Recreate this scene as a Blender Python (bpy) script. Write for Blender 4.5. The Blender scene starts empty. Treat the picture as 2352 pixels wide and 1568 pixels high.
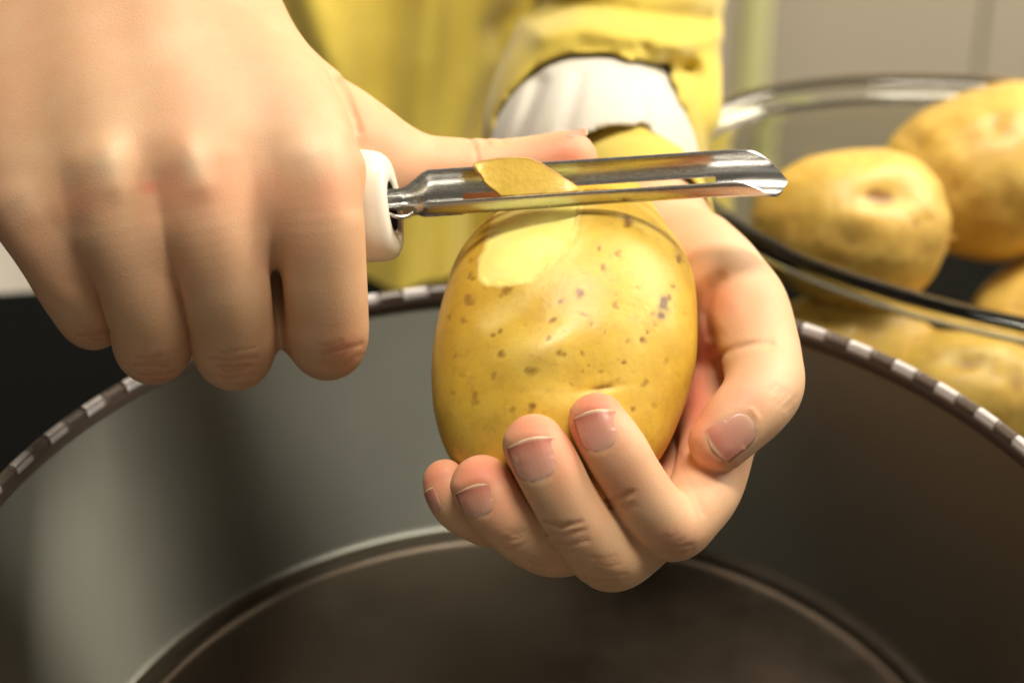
import bpy, bmesh, math, random
import numpy as np
import openvdb as vdb
from mathutils import Vector, Matrix

# ------------------------------------------------------------------ camera, world, lamps, exposure
SC = bpy.context.scene
COL = SC.collection
PITCH = math.radians(34.0)
CAMH = 0.383                                   # camera height over the worktop, metres
FOCUS = 45.0                                   # cm
FPX = 5227.0                                   # focal length in photo pixels (2352 wide)
cam = bpy.data.cameras.new('camera'); camo = bpy.data.objects.new('camera', cam); COL.objects.link(camo)
camo.location = (0, 0, CAMH); camo.rotation_euler = (math.pi/2 - PITCH, 0, 0)
cam.lens = 80; cam.sensor_width = 36; cam.clip_start = 0.01; cam.clip_end = 20
cam.dof.use_dof = True; cam.dof.focus_distance = 0.447; cam.dof.aperture_fstop = 10.5
SC.camera = camo
SC.render.engine = 'CYCLES'
SC.cycles.use_denoising = True
SC.cycles.max_bounces = 10
SC.view_settings.view_transform = 'Standard'; SC.view_settings.look = 'None'
SC.view_settings.exposure = 0.0; SC.view_settings.gamma = 1.0
W = bpy.data.worlds.new('World'); SC.world = W; W.use_nodes = True
W.node_tree.nodes['Background'].inputs[0].default_value = (1.0, 0.86, 0.68, 1)
W.node_tree.nodes['Background'].inputs[1].default_value = 0.16

R3 = np.array(Matrix.Rotation(math.pi/2 - PITCH, 3, 'X'))
CAMP = np.array([0, 0, CAMH])
def w(p):                                      # camera-frame centimetres -> world metres
    return np.asarray(p, float) @ R3.T * 0.01 + CAMP
def P(px, py, z=0.0):                          # photo point at z cm in front of the focal plane -> camera frame cm
    px = np.asarray(px, float); py = np.asarray(py, float); z = np.asarray(z, float) + 0*px
    d = FOCUS - z
    return np.stack([(px-1176)/FPX*d, (784-py)/FPX*d, z-FOCUS], -1)
def unP(c):
    d = -c[..., 2]
    return 1176 + FPX*c[..., 0]/d, 784 - FPX*c[..., 1]/d, FOCUS - d
def rp(r, z): return r*(FOCUS - z)/FPX          # pixels -> cm at that depth
UP = np.array([0, math.cos(PITCH), math.sin(PITCH)]); AW = np.array([0, math.sin(PITCH), -math.cos(PITCH)]); E1 = np.array([1., 0, 0])
def G(x, far, h):                              # ground coordinates (cm right, cm away, cm over the worktop) -> camera frame
    x, far, h = np.broadcast_arrays(np.asarray(x, float), np.asarray(far, float), np.asarray(h, float))
    return x[..., None]*E1 + far[..., None]*AW + (h - CAMH*100)[..., None]*UP

def lamp(name, pos, target, size, power, color):
    l = bpy.data.lights.new(name, 'AREA'); l.shape = 'DISK' if not isinstance(size, tuple) else 'RECTANGLE'
    if isinstance(size, tuple): l.size, l.size_y = size
    else: l.size = size
    l.energy = power; l.color = color
    o = bpy.data.objects.new(name, l); COL.objects.link(o)
    a, b = Vector(w(pos)), Vector(w(target)); o.location = a
    o.rotation_euler = (b - a).to_track_quat('-Z', 'Y').to_euler(); return o
lamp('ceiling_lamp', G(14, 44, 130), P(1176, 784, -2), (0.2, 0.5), 16.2, (1.0, 0.91, 0.77))
lamp('camera_side_fill', G(42, -95, 40), P(1176, 784, -6), (0.4, 0.7), .6, (1.0, 0.94, 0.84))  # weak fill added behind the camera, no window seen there
lamp('side_lamp', G(105, 72, 62), P(300, 1000, -8), 0.6, 6.6, (1.0, 0.93, 0.80))
lamp('cupboard_fill', G(50, 72, 60), G(45, 112, -35), 0.4, 9.5, (1.0, 0.90, 0.74))  # fill added to brighten the cupboard, faces away from the hands

# ------------------------------------------------------------------ helpers
def tag(o, label=None, cat=None, group=None, kind=None):
    if label: o['label'] = label
    if cat: o['category'] = cat
    if group: o['group'] = group
    if kind: o['kind'] = kind
    return o
def empty(name, c, label, cat, group=None):
    o = bpy.data.objects.new(name, None); COL.objects.link(o); o.location = w(c); o.empty_display_size = .02
    return tag(o, label, cat, group)
def mobj(name, vc, faces, mat, parent=None, smooth=True, world=None, attrs=None):
    """vc in camera-frame cm; one mesh object; under its parent's origin when it has one"""
    vw = w(vc) if world is None else np.asarray(world, float)
    if parent is not None:
        org = np.zeros(3); p = parent
        while p is not None: org += np.array(p.location); p = p.parent
        loc = np.zeros(3)
    else:
        org = np.array([vw[:, 0].mean(), vw[:, 1].mean(), vw[:, 2].min()]); loc = org
    m = bpy.data.meshes.new(name)
    if isinstance(faces, np.ndarray):
        nv, nf, k = len(vw), len(faces), faces.shape[1]
        m.vertices.add(nv); m.vertices.foreach_set('co', (vw-org).astype(np.float32).ravel())
        m.loops.add(nf*k); m.loops.foreach_set('vertex_index', faces.astype(np.int32).ravel())
        m.polygons.add(nf); m.polygons.foreach_set('loop_start', np.arange(nf, dtype=np.int32)*k)
        m.update(calc_edges=True); m.validate()
    else:
        m.from_pydata((vw-org).tolist(), [], faces)
    if smooth: m.polygons.foreach_set('use_smooth', np.ones(len(m.polygons), bool))
    for k, v in (attrs or {}).items():
        v = np.asarray(v, np.float32)
        if v.ndim == 1:
            a = m.attributes.new(k, 'FLOAT', 'POINT'); a.data.foreach_set('value', v)
        else:
            a = m.attributes.new(k, 'FLOAT_VECTOR', 'POINT'); a.data.foreach_set('vector', v.ravel())
    m.update()
    for mm in (mat if isinstance(mat, (list, tuple)) else [mat]): m.materials.append(mm)
    o = bpy.data.objects.new(name, m); COL.objects.link(o); o.location = loc
    if parent is not None: o.parent = parent
    return o
def gridfaces(n, m, wrap_m=False):
    i, j = np.meshgrid(np.arange(n-1), np.arange(m if wrap_m else m-1), indexing='ij')
    j2 = (j+1) % m
    return np.stack([i*m+j, i*m+j2, (i+1)*m+j2, (i+1)*m+j], -1).reshape(-1, 4)
def solidify(o, t, off=-1):
    md = o.modifiers.new('thickness', 'SOLIDIFY'); md.thickness = t; md.offset = off; return o
def recalc(o):
    b = bmesh.new(); b.from_mesh(o.data); bmesh.ops.recalc_face_normals(b, faces=b.faces); b.to_mesh(o.data); b.free(); return o
def vnoise(p, seed, f):                         # cheap smooth value noise from summed sines
    r = np.random.RandomState(seed); s = 0
    for _ in range(7):
        k = r.normal(size=3); k *= f*r.uniform(.6, 1.5)/np.linalg.norm(k)
        s = s + np.sin(p @ k + r.uniform(0, 6.28))
    return s/3.0
def crom(pts, n=8):
    pts = np.asarray(pts, float); q = np.vstack([2*pts[0]-pts[1], pts, 2*pts[-1]-pts[-2]]); out = []
    for i in range(1, len(q)-2):
        a, b, c, d = q[i-1], q[i], q[i+1], q[i+2]
        for t in np.arange(n)/n:
            out.append(.5*((2*b)+(-a+c)*t+(2*a-5*b+4*c-d)*t*t+(-a+3*b-3*c+d)*t**3))
    out.append(pts[-1]); return np.array(out)
def sstep(a, b, x):
    t = np.clip((x-a)/(b-a), 0, 1); return t*t*(3-2*t)
def inpoly(px, py, poly):
    poly = np.asarray(poly, float); ins = np.zeros(px.shape, bool); n = len(poly)
    for i in range(n):
        x1, y1 = poly[i]; x2, y2 = poly[(i+1) % n]
        c = ((y1 > py) != (y2 > py)) & (px < (x2-x1)*(py-y1)/(y2-y1+1e-12)+x1); ins ^= c
    return ins
def polydist(px, py, poly, closed=False):
    poly = np.asarray(poly, float); n = len(poly); d = np.full(px.shape, 1e9)
    for i in range(n if closed else n-1):
        a, b = poly[i], poly[(i+1) % n]; ab = b-a; L = (ab**2).sum()+1e-9
        t = np.clip(((px-a[0])*ab[0]+(py-a[1])*ab[1])/L, 0, 1)
        d = np.minimum(d, np.hypot(px-a[0]-t*ab[0], py-a[1]-t*ab[1]))
    return d

# ------------------------------------------------------------------ materials
def new_mat(name):
    m = bpy.data.materials.new(name); m.use_nodes = True; nt = m.node_tree
    return m, nt, nt.nodes['Principled BSDF']
def nd(nt, t, **k):
    n = nt.nodes.new(t)
    for a, v in k.items():
        if a in n.inputs.keys(): n.inputs[a].default_value = v
        else: setattr(n, a, v)
    return n
def noise(nt, scale, detail=3, rough=.55, vec=None):
    n = nd(nt, 'ShaderNodeTexNoise'); n.inputs['Scale'].default_value = scale; n.inputs['Detail'].default_value = detail
    n.inputs['Roughness'].default_value = rough
    if vec is None: vec = obj_coord(nt)
    nt.links.new(vec, n.inputs['Vector']); return n.outputs['Fac']
def obj_coord(nt):
    for n in nt.nodes:
        if n.bl_idname == 'ShaderNodeTexCoord': return n.outputs['Object']
    return nt.nodes.new('ShaderNodeTexCoord').outputs['Object']
def attr(nt, name):
    n = nt.nodes.new('ShaderNodeAttribute'); n.attribute_name = name; return n.outputs['Fac']
def ramp(nt, fac, stops):
    r = nt.nodes.new('ShaderNodeValToRGB'); e = r.color_ramp.elements
    while len(e) < len(stops): e.new(.5)
    for i, (p, c) in enumerate(stops): e[i].position = p; e[i].color = (*c, 1) if len(c) == 3 else c
    nt.links.new(fac, r.inputs['Fac']); return r.outputs['Color']
def mix(nt, fac, a, b, mode='MIX'):
    n = nt.nodes.new('ShaderNodeMix'); n.data_type = 'RGBA'; n.blend_type = mode
    for s, v in ((0, fac), (6, a), (7, b)):
        if hasattr(v, 'is_linked'): nt.links.new(v, n.inputs[s])
        elif s == 0: n.inputs[0].default_value = v
        else: n.inputs[s].default_value = (*v, 1)
    return n.outputs[2]
def math_(nt, op, a, b=0.0, clamp=False):
    n = nt.nodes.new('ShaderNodeMath'); n.operation = op; n.use_clamp = clamp
    for i, v in enumerate((a, b)):
        if hasattr(v, 'is_linked'): nt.links.new(v, n.inputs[i])
        else: n.inputs[i].default_value = v
    return n.outputs[0]
def bump(nt, bs, height, strength, dist, prev=None):
    b = nt.nodes.new('ShaderNodeBump'); b.inputs['Strength'].default_value = strength; b.inputs['Distance'].default_value = dist
    nt.links.new(height, b.inputs['Height'])
    if prev is not None: nt.links.new(prev, b.inputs['Normal'])
    nt.links.new(b.outputs[0], bs.inputs['Normal']); return b.outputs[0]

def skin_material():
    m, nt, b = new_mat('skin')
    mott = ramp(nt, noise(nt, 90, 4), [(.35, (.685, .42, .24)), (.7, (.735, .485, .295))])
    fine = noise(nt, 1000, 5, .75)
    c = mix(nt, math_(nt, 'MULTIPLY', fine, .34), mott, (.62, .35, .19))
    c = mix(nt, math_(nt, 'MULTIPLY', ramp(nt, noise(nt, 38, 3), [(.42, (0, 0, 0)), (.68, (1, 1, 1))]), .38), c, (.70, .34, .21))
    c = mix(nt, attr(nt, 'blush'), c, (.74, .20, .125))
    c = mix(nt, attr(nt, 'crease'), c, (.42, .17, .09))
    c = mix(nt, attr(nt, 'pale'), c, (.86, .68, .46))  # lighter skin colour stands in for highlights on knuckles and thumb
    nt.links.new(c, b.inputs['Base Color'])
    b.inputs['Roughness'].default_value = .52
    b.inputs['Specular IOR Level'].default_value = .33
    b.inputs['Subsurface Weight'].default_value = .40
    b.inputs['Subsurface Radius'].default_value = (1.0, .36, .18); b.inputs['Subsurface Scale'].default_value = .0022
    v = nd(nt, 'ShaderNodeTexVoronoi', feature='DISTANCE_TO_EDGE'); v.inputs['Scale'].default_value = 1300
    nt.links.new(obj_coord(nt), v.inputs['Vector'])
    n1 = bump(nt, b, v.outputs['Distance'], .11, .0003)
    bump(nt, b, noise(nt, 1500, 3), .11, .0003, n1)
    return m
def nail_material():
    m, nt, b = new_mat('nail')
    t = attr(nt, 'along')
    c = ramp(nt, t, [(0, (.70, .45, .33)), (.16, (.63, .34, .25)), (.70, (.60, .265, .19)), (.90, (.52, .18, .12)), (.965, (.68, .46, .31)), (1, (.74, .56, .37))])
    nt.links.new(c, b.inputs['Base Color']); b.inputs['Roughness'].default_value = .33
    b.inputs['Subsurface Weight'].default_value = .3; b.inputs['Subsurface Scale'].default_value = .001
    mp = nd(nt, 'ShaderNodeCombineXYZ'); nt.links.new(attr(nt, 'across'), mp.inputs[0])
    bump(nt, b, noise(nt, 9, 2, vec=mp.outputs[0]), .15, .0004)
    return m
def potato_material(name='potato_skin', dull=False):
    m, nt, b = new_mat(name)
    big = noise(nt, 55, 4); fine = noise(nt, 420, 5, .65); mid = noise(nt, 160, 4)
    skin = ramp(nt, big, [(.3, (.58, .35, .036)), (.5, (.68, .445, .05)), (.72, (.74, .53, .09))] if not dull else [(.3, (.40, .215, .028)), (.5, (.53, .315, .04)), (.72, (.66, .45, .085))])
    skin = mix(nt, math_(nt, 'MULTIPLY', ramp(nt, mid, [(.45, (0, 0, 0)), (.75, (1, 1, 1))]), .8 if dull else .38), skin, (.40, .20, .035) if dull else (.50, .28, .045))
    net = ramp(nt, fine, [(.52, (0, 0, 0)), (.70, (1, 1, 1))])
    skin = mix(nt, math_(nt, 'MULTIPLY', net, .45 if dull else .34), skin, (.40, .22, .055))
    wr = nd(nt, 'ShaderNodeTexWave'); wr.inputs['Scale'].default_value = 90; wr.inputs['Distortion'].default_value = 14; wr.inputs['Detail'].default_value = 4
    nt.links.new(obj_coord(nt), wr.inputs['Vector'])
    skin = mix(nt, math_(nt, 'MULTIPLY', attr(nt, 'rub_sheen'), ramp(nt, noise(nt, 240, 4), [(.3, (.35,)*3), (.6, (1,)*3)])), skin, (.84, .65, .22))
    peel = attr(nt, 'peeled')
    pf = math_(nt, 'ADD', math_(nt, 'ADD', peel, math_(nt, 'MULTIPLY', math_(nt, 'SUBTRACT', fine, .5), .45)), math_(nt, 'MULTIPLY', math_(nt, 'SUBTRACT', mid, .5), .5))
    pm = ramp(nt, pf, [(.22, (0, 0, 0)), (.78, (1, 1, 1))])
    edge = ramp(nt, pf, [(.22, (0, 0, 0)), (.42, (1, 1, 1)), (.50, (1, 1, 1)), (.58, (0, 0, 0))])
    flesh = ramp(nt, noise(nt, 300, 4), [(.3, (.93, .83, .22)), (.7, (.95, .87, .32))])
    c = mix(nt, pm, skin, flesh)
    c = mix(nt, math_(nt, 'MULTIPLY', edge, .30), c, (.86, .74, .36))
    sp = math_(nt, 'ADD', attr(nt, 'spot'), math_(nt, 'MULTIPLY', math_(nt, 'SUBTRACT', noise(nt, 700, 3), .5), math_(nt, 'MULTIPLY', attr(nt, 'spot'), 1.3)), True)
    c = mix(nt, ramp(nt, sp, [(.2, (0, 0, 0)), (1.0, (.92, .92, .92))]), c, (.235, .105, .018))
    c = mix(nt, attr(nt, 'scab'), c, (.16, .085, .026))
    nt.links.new(c, b.inputs['Base Color'])
    rr = ramp(nt, pm, [(0, (.40,)*3), (1, (.30,)*3)]); nt.links.new(rr, b.inputs['Roughness'])
    b.inputs['Specular IOR Level'].default_value = .45
    b.inputs['Subsurface Weight'].default_value = .35
    b.inputs['Subsurface Radius'].default_value = (1, .6, .15); b.inputs['Subsurface Scale'].default_value = .0015
    n1 = bump(nt, b, fine, .3 if dull else .14, .0005); bump(nt, b, mid, .35 if dull else .12, .0014, n1)
    return m
def simple(name, col, rough, metal=0.0, **k):
    m, nt, b = new_mat(name); b.inputs['Base Color'].default_value = (*col, 1)
    b.inputs['Roughness'].default_value = rough; b.inputs['Metallic'].default_value = metal
    for a, v in k.items(): b.inputs[a.replace('_', ' ')].default_value = v
    return m, nt, b
def fabric(name, col, col2):
    m, nt, b = new_mat(name)
    c = ramp(nt, noise(nt, 60, 3), [(.3, col), (.7, col2)])
    nt.links.new(c, b.inputs['Base Color']); b.inputs['Roughness'].default_value = .85
    b.inputs['Sheen Weight'].default_value = .25
    wv = noise(nt, 1500, 2); bump(nt, b, wv, .3, .0006); return m
def steel(name, col, rough, stretch=(1, 1, 1), scale=600, var=.12):
    m, nt, b = new_mat(name)
    b.inputs['Metallic'].default_value = 1; b.inputs['Base Color'].default_value = (*col, 1)
    mp = nd(nt, 'ShaderNodeMapping'); mp.inputs['Scale'].default_value = stretch; nt.links.new(obj_coord(nt), mp.inputs['Vector'])
    n = noise(nt, scale, 4, .6, mp.outputs[0])
    nt.links.new(ramp(nt, n, [(.3, (rough-var,)*3), (.7, (rough+var,)*3)]), b.inputs['Roughness'])
    
    if scale > 300: bump(nt, b, n, .02, .0003)
    return m
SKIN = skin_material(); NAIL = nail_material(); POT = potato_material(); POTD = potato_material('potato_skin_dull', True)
YEL = fabric('yellow_cloth', (.53, .40, .05), (.60, .47, .07)); WHT = fabric('white_cloth', (.58, .55, .48), (.64, .61, .54))

# ------------------------------------------------------------------ signed-distance modelling
class Vol:
    def __init__(s, lo, hi, h):
        s.lo = np.array(lo, float); s.h = h; s.n = np.ceil((np.array(hi)-s.lo)/h).astype(int)+1
        s.ax = [(s.lo[i]+h*np.arange(s.n[i])).astype(np.float32) for i in range(3)]
    def layer(s): return np.full(s.n, 9.0, np.float32)
    def box(s, lo, hi):
        a = np.clip(np.floor((lo-s.lo)/s.h).astype(int), 0, s.n-1); b = np.clip(np.ceil((hi-s.lo)/s.h).astype(int)+1, 1, s.n)
        return tuple(slice(a[i], max(b[i], a[i]+1)) for i in range(3))
    def xyz(s, sl): return np.meshgrid(*[s.ax[i][sl[i]] for i in range(3)], indexing='ij', sparse=True)
    def cone(s, D, a, b, ra, rb, k=0.0, m=.5, squash=None):
        a = np.asarray(a, float); b = np.asarray(b, float); r = max(ra, rb)+max(m, k+.1)
        sl = s.box(np.minimum(a, b)-r, np.maximum(a, b)+r); X, Y, Z = s.xyz(sl)
        ab = b-a; L = (ab**2).sum()+1e-9
        t = ((X-a[0])*ab[0]+(Y-a[1])*ab[1]+(Z-a[2])*ab[2])/L
        l = math.sqrt(L); sh = (ra-rb)/l
        if abs(sh) < .95:
            q2 = (X-a[0]-t*ab[0])**2+(Y-a[1]-t*ab[1])**2+(Z-a[2]-t*ab[2])**2
            t = t - sh/math.sqrt(1-sh*sh)*np.sqrt(q2)/l
        t = np.clip(t, 0, 1)
        d = np.sqrt((X-a[0]-t*ab[0])**2+(Y-a[1]-t*ab[1])**2+(Z-a[2]-t*ab[2])**2)-(ra+(rb-ra)*t)
        D[sl] = smin(D[sl], d.astype(np.float32), k)
    def chain(s, D, pts, n=5, k=0.0):
        q = crom(pts, n)
        for i in range(len(q)-1): s.cone(D, q[i, :3], q[i+1, :3], q[i, 3], q[i+1, 3], k)
def smin(a, b, k):
    if k <= 0: return np.minimum(a, b)
    h = np.maximum(k-np.abs(a-b), 0)/k
    return np.minimum(a, b)-h*h*(k*.25)
def J(*rows):                                  # (px,py,z,r_px) rows -> camera frame rows with r in cm
    return np.array([[*P(a, b, z), rp(r, z)] for a, b, z, r in rows])
class Body:
    """a skin or cloth volume with relief set at photo points on its front surface"""
    def __init__(s, D, V): s.D, s.V = D, V; s.relief = []
    def carve(s, poly, amp, width, zr=(-9, 9)):     # amp>0 groove, <0 ridge; width in px
        V = s.V; pp = np.asarray(poly, float)
        c = np.concatenate([P(pp[:, 0], pp[:, 1], z) for z in zr]); mg = 3*width*.0092
        sl = V.box(c.min(0)-[mg, mg, 0], c.max(0)+[mg, mg, 0]); X, Y, Z = V.xyz(sl)
        d = -Z; px = 1176+FPX*X/d; py = 784-FPX*Y/d
        near = np.abs(s.D[sl]) < .35
        q = np.exp(-(polydist(px+0*Y, py+0*X, pp)/width)**2)
        s.D[sl] += np.where(near, amp*q, 0).astype(np.float32)
    def soften(s, mask, rad):                       # box-blurs the distance field where mask(px, py) asks for it
        E = np.clip(s.D, -1, 1)
        for _ in range(2):
            for ax in range(3):
                c = np.cumsum(np.pad(E, [(rad+1, rad) if i == ax else (0, 0) for i in range(3)], 'edge'), axis=ax, dtype=np.float64)
                n = E.shape[ax]; E = ((np.take(c, range(2*rad+1, 2*rad+1+n), ax)-np.take(c, range(0, n), ax))/(2*rad+1)).astype(np.float32)
        X, Y, Z = s.V.xyz((slice(None),)*3); d = -Z; m = mask(1176+FPX*X/d+0*Y, 784-FPX*Y/d+0*X)
        s.D = np.where(np.abs(s.D) < .9, s.D+(E-s.D)*m, s.D).astype(np.float32)
    def mesh(s, sm=1):
        V = s.V; bw = 3*V.h
        g = vdb.FloatGrid(bw); A = np.clip(s.D, -bw, bw); g.copyFromArray(A.astype(np.float32))
        v, q = g.convertToQuads(0.0); v = v*V.h + V.lo; q = q.astype(np.int64)
        for _ in range(sm):
            acc = np.zeros_like(v); cnt = np.zeros(len(v))
            for i in range(4):
                a, b = q[:, i], q[:, (i+1) % 4]
                np.add.at(acc, a, v[b]); np.add.at(cnt, a, 1)
            v = .5*v + .5*acc/np.maximum(cnt, 1)[:, None]
        a, b, c, d = (v[q[:, i]] for i in range(4)); fn = np.cross(c-a, d-b); n = np.zeros_like(v)
        for i in range(4): np.add.at(n, q[:, i], fn)
        n /= np.linalg.norm(n, axis=1)[:, None]+1e-12
        ctr = s.grad(v[:2000]); 
        if (ctr*n[:2000]).sum() < 0: q = q[:, ::-1].copy(); n = -n
        s.v, s.q, s.nrm = v, q, n; return v, q, n
    def sample(s, p):
        V = s.V; f = (p-V.lo)/V.h; i = np.clip(np.floor(f).astype(int), 0, V.n-2); t = np.clip(f-i, 0, 1); r = 0
        for dx in (0, 1):
            for dy in (0, 1):
                for dz in (0, 1):
                    wt = (t[..., 0] if dx else 1-t[..., 0])*(t[..., 1] if dy else 1-t[..., 1])*(t[..., 2] if dz else 1-t[..., 2])
                    r = r+wt*s.D[i[..., 0]+dx, i[..., 1]+dy, i[..., 2]+dz]
        return r
    def grad(s, p):
        e = s.V.h; return np.stack([s.sample(p+np.eye(3)[i]*e)-s.sample(p-np.eye(3)[i]*e) for i in range(3)], -1)
    def hit(s, px, py, z0=3., z1=-6.):
        zs = np.arange(z0, z1, -.02); out = np.full(px.shape, np.nan)
        for z in zs:
            m = np.isnan(out)
            if not m.any(): break
            d = s.sample(P(px[m], py[m], z)); o = out[m]; o[d < 0] = z; out[m] = o
        return out

def paint(v, n, blobs, front=True):
    px, py, z = unP(v); a = np.zeros(len(v))
    for b in blobs:
        x, y, r, s = b[:4]; ry = b[4] if len(b) > 4 else r
        a = np.maximum(a, s*np.exp(-(((px-x)/r)**2+((py-y)/ry)**2)))
    return a*(sstep(-.3, .2, n[:, 2]) if front else 1)
def paintline(v, n, lines):
    px, py, z = unP(v); a = np.zeros(len(v))
    for poly, wd, s in lines: a = np.maximum(a, s*np.exp(-(polydist(px, py, poly)/wd)**2))
    return a*sstep(-.2, .2, n[:, 2])

def wrinkles(B, spots, seed, amp=.011):
    rs_ = np.random.RandomState(seed); L = []
    for x, y, wx, hy, ang, n in spots:
        for i in range(n):
            o = (i+.5)/n*2-1; cx_, cy_ = x-math.sin(ang)*o*hy+rs_.uniform(-.25, .25)*wx, y+math.cos(ang)*o*hy; ln = wx*rs_.uniform(.3, .8)*(1-.4*abs(o)); ja = ang+rs_.uniform(-.12, .12); bow = rs_.uniform(2, 6)
            P_ = [(cx_+math.cos(ja)*t*ln+math.sin(ja)*bow*(1-t*t), cy_+math.sin(ja)*t*ln-math.cos(ja)*bow*(1-t*t)*-1) for t in (-1, -.5, 0, .5, 1)]
            B.carve(P_, amp*rs_.uniform(.5, 1.2), rs_.uniform(3.2, 4.6)); L.append((P_, 3.6, rs_.uniform(.1, .32)))
    return L
def make_nail(B, parent, tip, base, hw, zoff=.012, z0=3., curve=.10, taper=.86):
    tip = np.array(tip, float); base = np.array(base, float); ax = tip-base; L = np.linalg.norm(ax); ax /= L; sd = np.array([-ax[1], ax[0]])
    nt_, ns = 22, 17
    t = np.linspace(0, 1, nt_)[:, None]; s = np.linspace(-1, 1, ns)[None, :]
    u = np.clip(1-t/.42, 0, 1); wd = hw*np.sqrt(np.clip(1-u**2.2, .0, 1))*(taper+(1-taper)*t); wd = np.where(t > .93, wd*(1-.35*((t-.93)/.07)**2), wd)
    wd = np.maximum(wd, 1.5)
    along = t*L - 0*s + (-.05*L)*(s**2)*np.where(t > .5, 1, 0)
    px = base[0]+ax[0]*along+sd[0]*s*wd; py = base[1]+ax[1]*along+sd[1]*s*wd
    z = B.hit(px, py, z0)
    ok = ~np.isnan(z); T = (t+0*s); S = (s*wd/hw)
    A = np.stack([np.ones_like(T), T, S, T*T, T*S, S*S], -1); co, *_ = np.linalg.lstsq(A[ok], z[ok], rcond=None)
    for _ in range(2):
        r = np.abs(A@co - np.where(ok, z, 0)); g = ok & (r < .12); co, *_ = np.linalg.lstsq(A[g], z[g], rcond=None)
    zf = np.maximum(A@co+zoff+.004, np.where(ok, z+.012, -99))
    for _ in range(2): zf = (zf+np.pad(zf, 1, 'edge')[:-2, 1:-1]+np.pad(zf, 1, 'edge')[2:, 1:-1]+np.pad(zf, 1, 'edge')[1:-1, :-2]+np.pad(zf, 1, 'edge')[1:-1, 2:])/5
    zf = zf+.009-.026*np.abs(S/np.maximum(wd/hw, .05))**6*(t < .96)-.03*u**5
    v = P(px, py, zf).reshape(-1, 3)
    o = mobj('fingernail', v, gridfaces(nt_, ns), NAIL, parent, attrs={'along': T.ravel(), 'across': (S).ravel()})
    # normals must face the camera side
    m = o.data; m.update()
    if sum((Vector(R3.T @ np.array(p.normal)))[2] for p in m.polygons) < 0: m.flip_normals()
    solidify(o, .0003, -1); return o

# ------------------------------------------------------------------ setting: worktop, wall
def slab(x0, x1, f0, f1, h0, h1, bev=.15):
    b = bmesh.new(); bmesh.ops.create_cube(b, size=1)
    for v in b.verts: v.co = (x0+(v.co.x+.5)*(x1-x0), f0+(v.co.y+.5)*(f1-f0), h0+(v.co.z+.5)*(h1-h0))
    if bev: bmesh.ops.bevel(b, geom=b.edges[:], offset=bev, segments=3, affect='EDGES', profile=.5)
    b.verts.index_update(); V = np.array([v.co[:] for v in b.verts]); F = [[v.index for v in f.verts] for f in b.faces]; b.free()
    return G(V[:, 0], V[:, 1], V[:, 2]), F
BLACK, nt, b = simple('black_worktop', (.004, .0045, .0045), .16)
nt.links.new(ramp(nt, noise(nt, 30, 3), [(.3, (.12,)*3), (.7, (.22,)*3)]), b.inputs['Roughness']); b.inputs['Specular IOR Level'].default_value = .035
v, f = slab(-60, 70, 5, 61.5, -3, 0, .3); fx = v@E1; ff = v@AW; v = v+np.outer(np.where(ff > 50, (fx+3.1)*.12-.3, 0), AW); tag(mobj('worktop', v, f, BLACK, smooth=False), 'glossy black worktop under the pot and glass dish', 'worktop', kind='structure')
WALLM, nt, b = simple('wall_paint', (.40, .355, .285), .7)
bump(nt, b, noise(nt, 40, 4), .2, .003)
v, f = slab(-200, 220, 128, 134, -92, 150, 0); tag(mobj('wall', v, f, WALLM, smooth=False), kind='structure')
FLOORM, nt, b = simple('floor_tiles', (.16, .14, .12), .5)
v, f = slab(-200, 220, -60, 128, -96, -92, 0); tag(mobj('floor', v, f, FLOORM, smooth=False), kind='structure')
# cupboard front with two doors and a pale post
CUP, nt, b = simple('cupboard_laminate', (.44, .39, .31), .5); bump(nt, b, noise(nt, 25, 3), .1, .002)
cup = empty('cupboard', G(40, 122, -91.8), 'grey beige kitchen cupboard, out of focus behind the glass dish', 'cupboard')
v, f = slab(-45, 130, 112, 127, -91.8, 4, .2); mobj('carcass', v, f, CUP, cup, False)
for x0, x1 in ((-44, 25.0), (25.12, 76), (76.12, 129)):
    v, f = slab(x0, x1, 109.8, 111.9, -86, 3, .25); mobj('door', v, f, CUP, cup, False)
POST, nt, b = simple('pale_green_paint', (.60, .60, .30), .6)
bar = empty('chair', G(11, 100, -91.8), 'pale yellow green chair back post, blurred beside the yellow sleeve', 'chair')
v, f = slab(10.9, 12.3, 98, 100, -91.8, 12, .3); mobj('back_post', v, f, POST, bar, False)
v, f = slab(-22, -20, 98, 100, -91.8, 12, .3); mobj('back_post', v, f, POST, bar, False)
v, f = slab(-20, 10.9, 98.3, 99.7, -45, -40, .3); mobj('back_rail', v, f, POST, bar, False)
v, f = slab(-22, 12.5, 66, 98, -52, -49.5, .3); mobj('seat', v, f, POST, bar, False)
for x in (-22, 10.5):
    v, f = slab(x, x+2, 66.5, 68.5, -91.8, -52.05, .3); mobj('front_leg', v, f, POST, bar, False)

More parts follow.
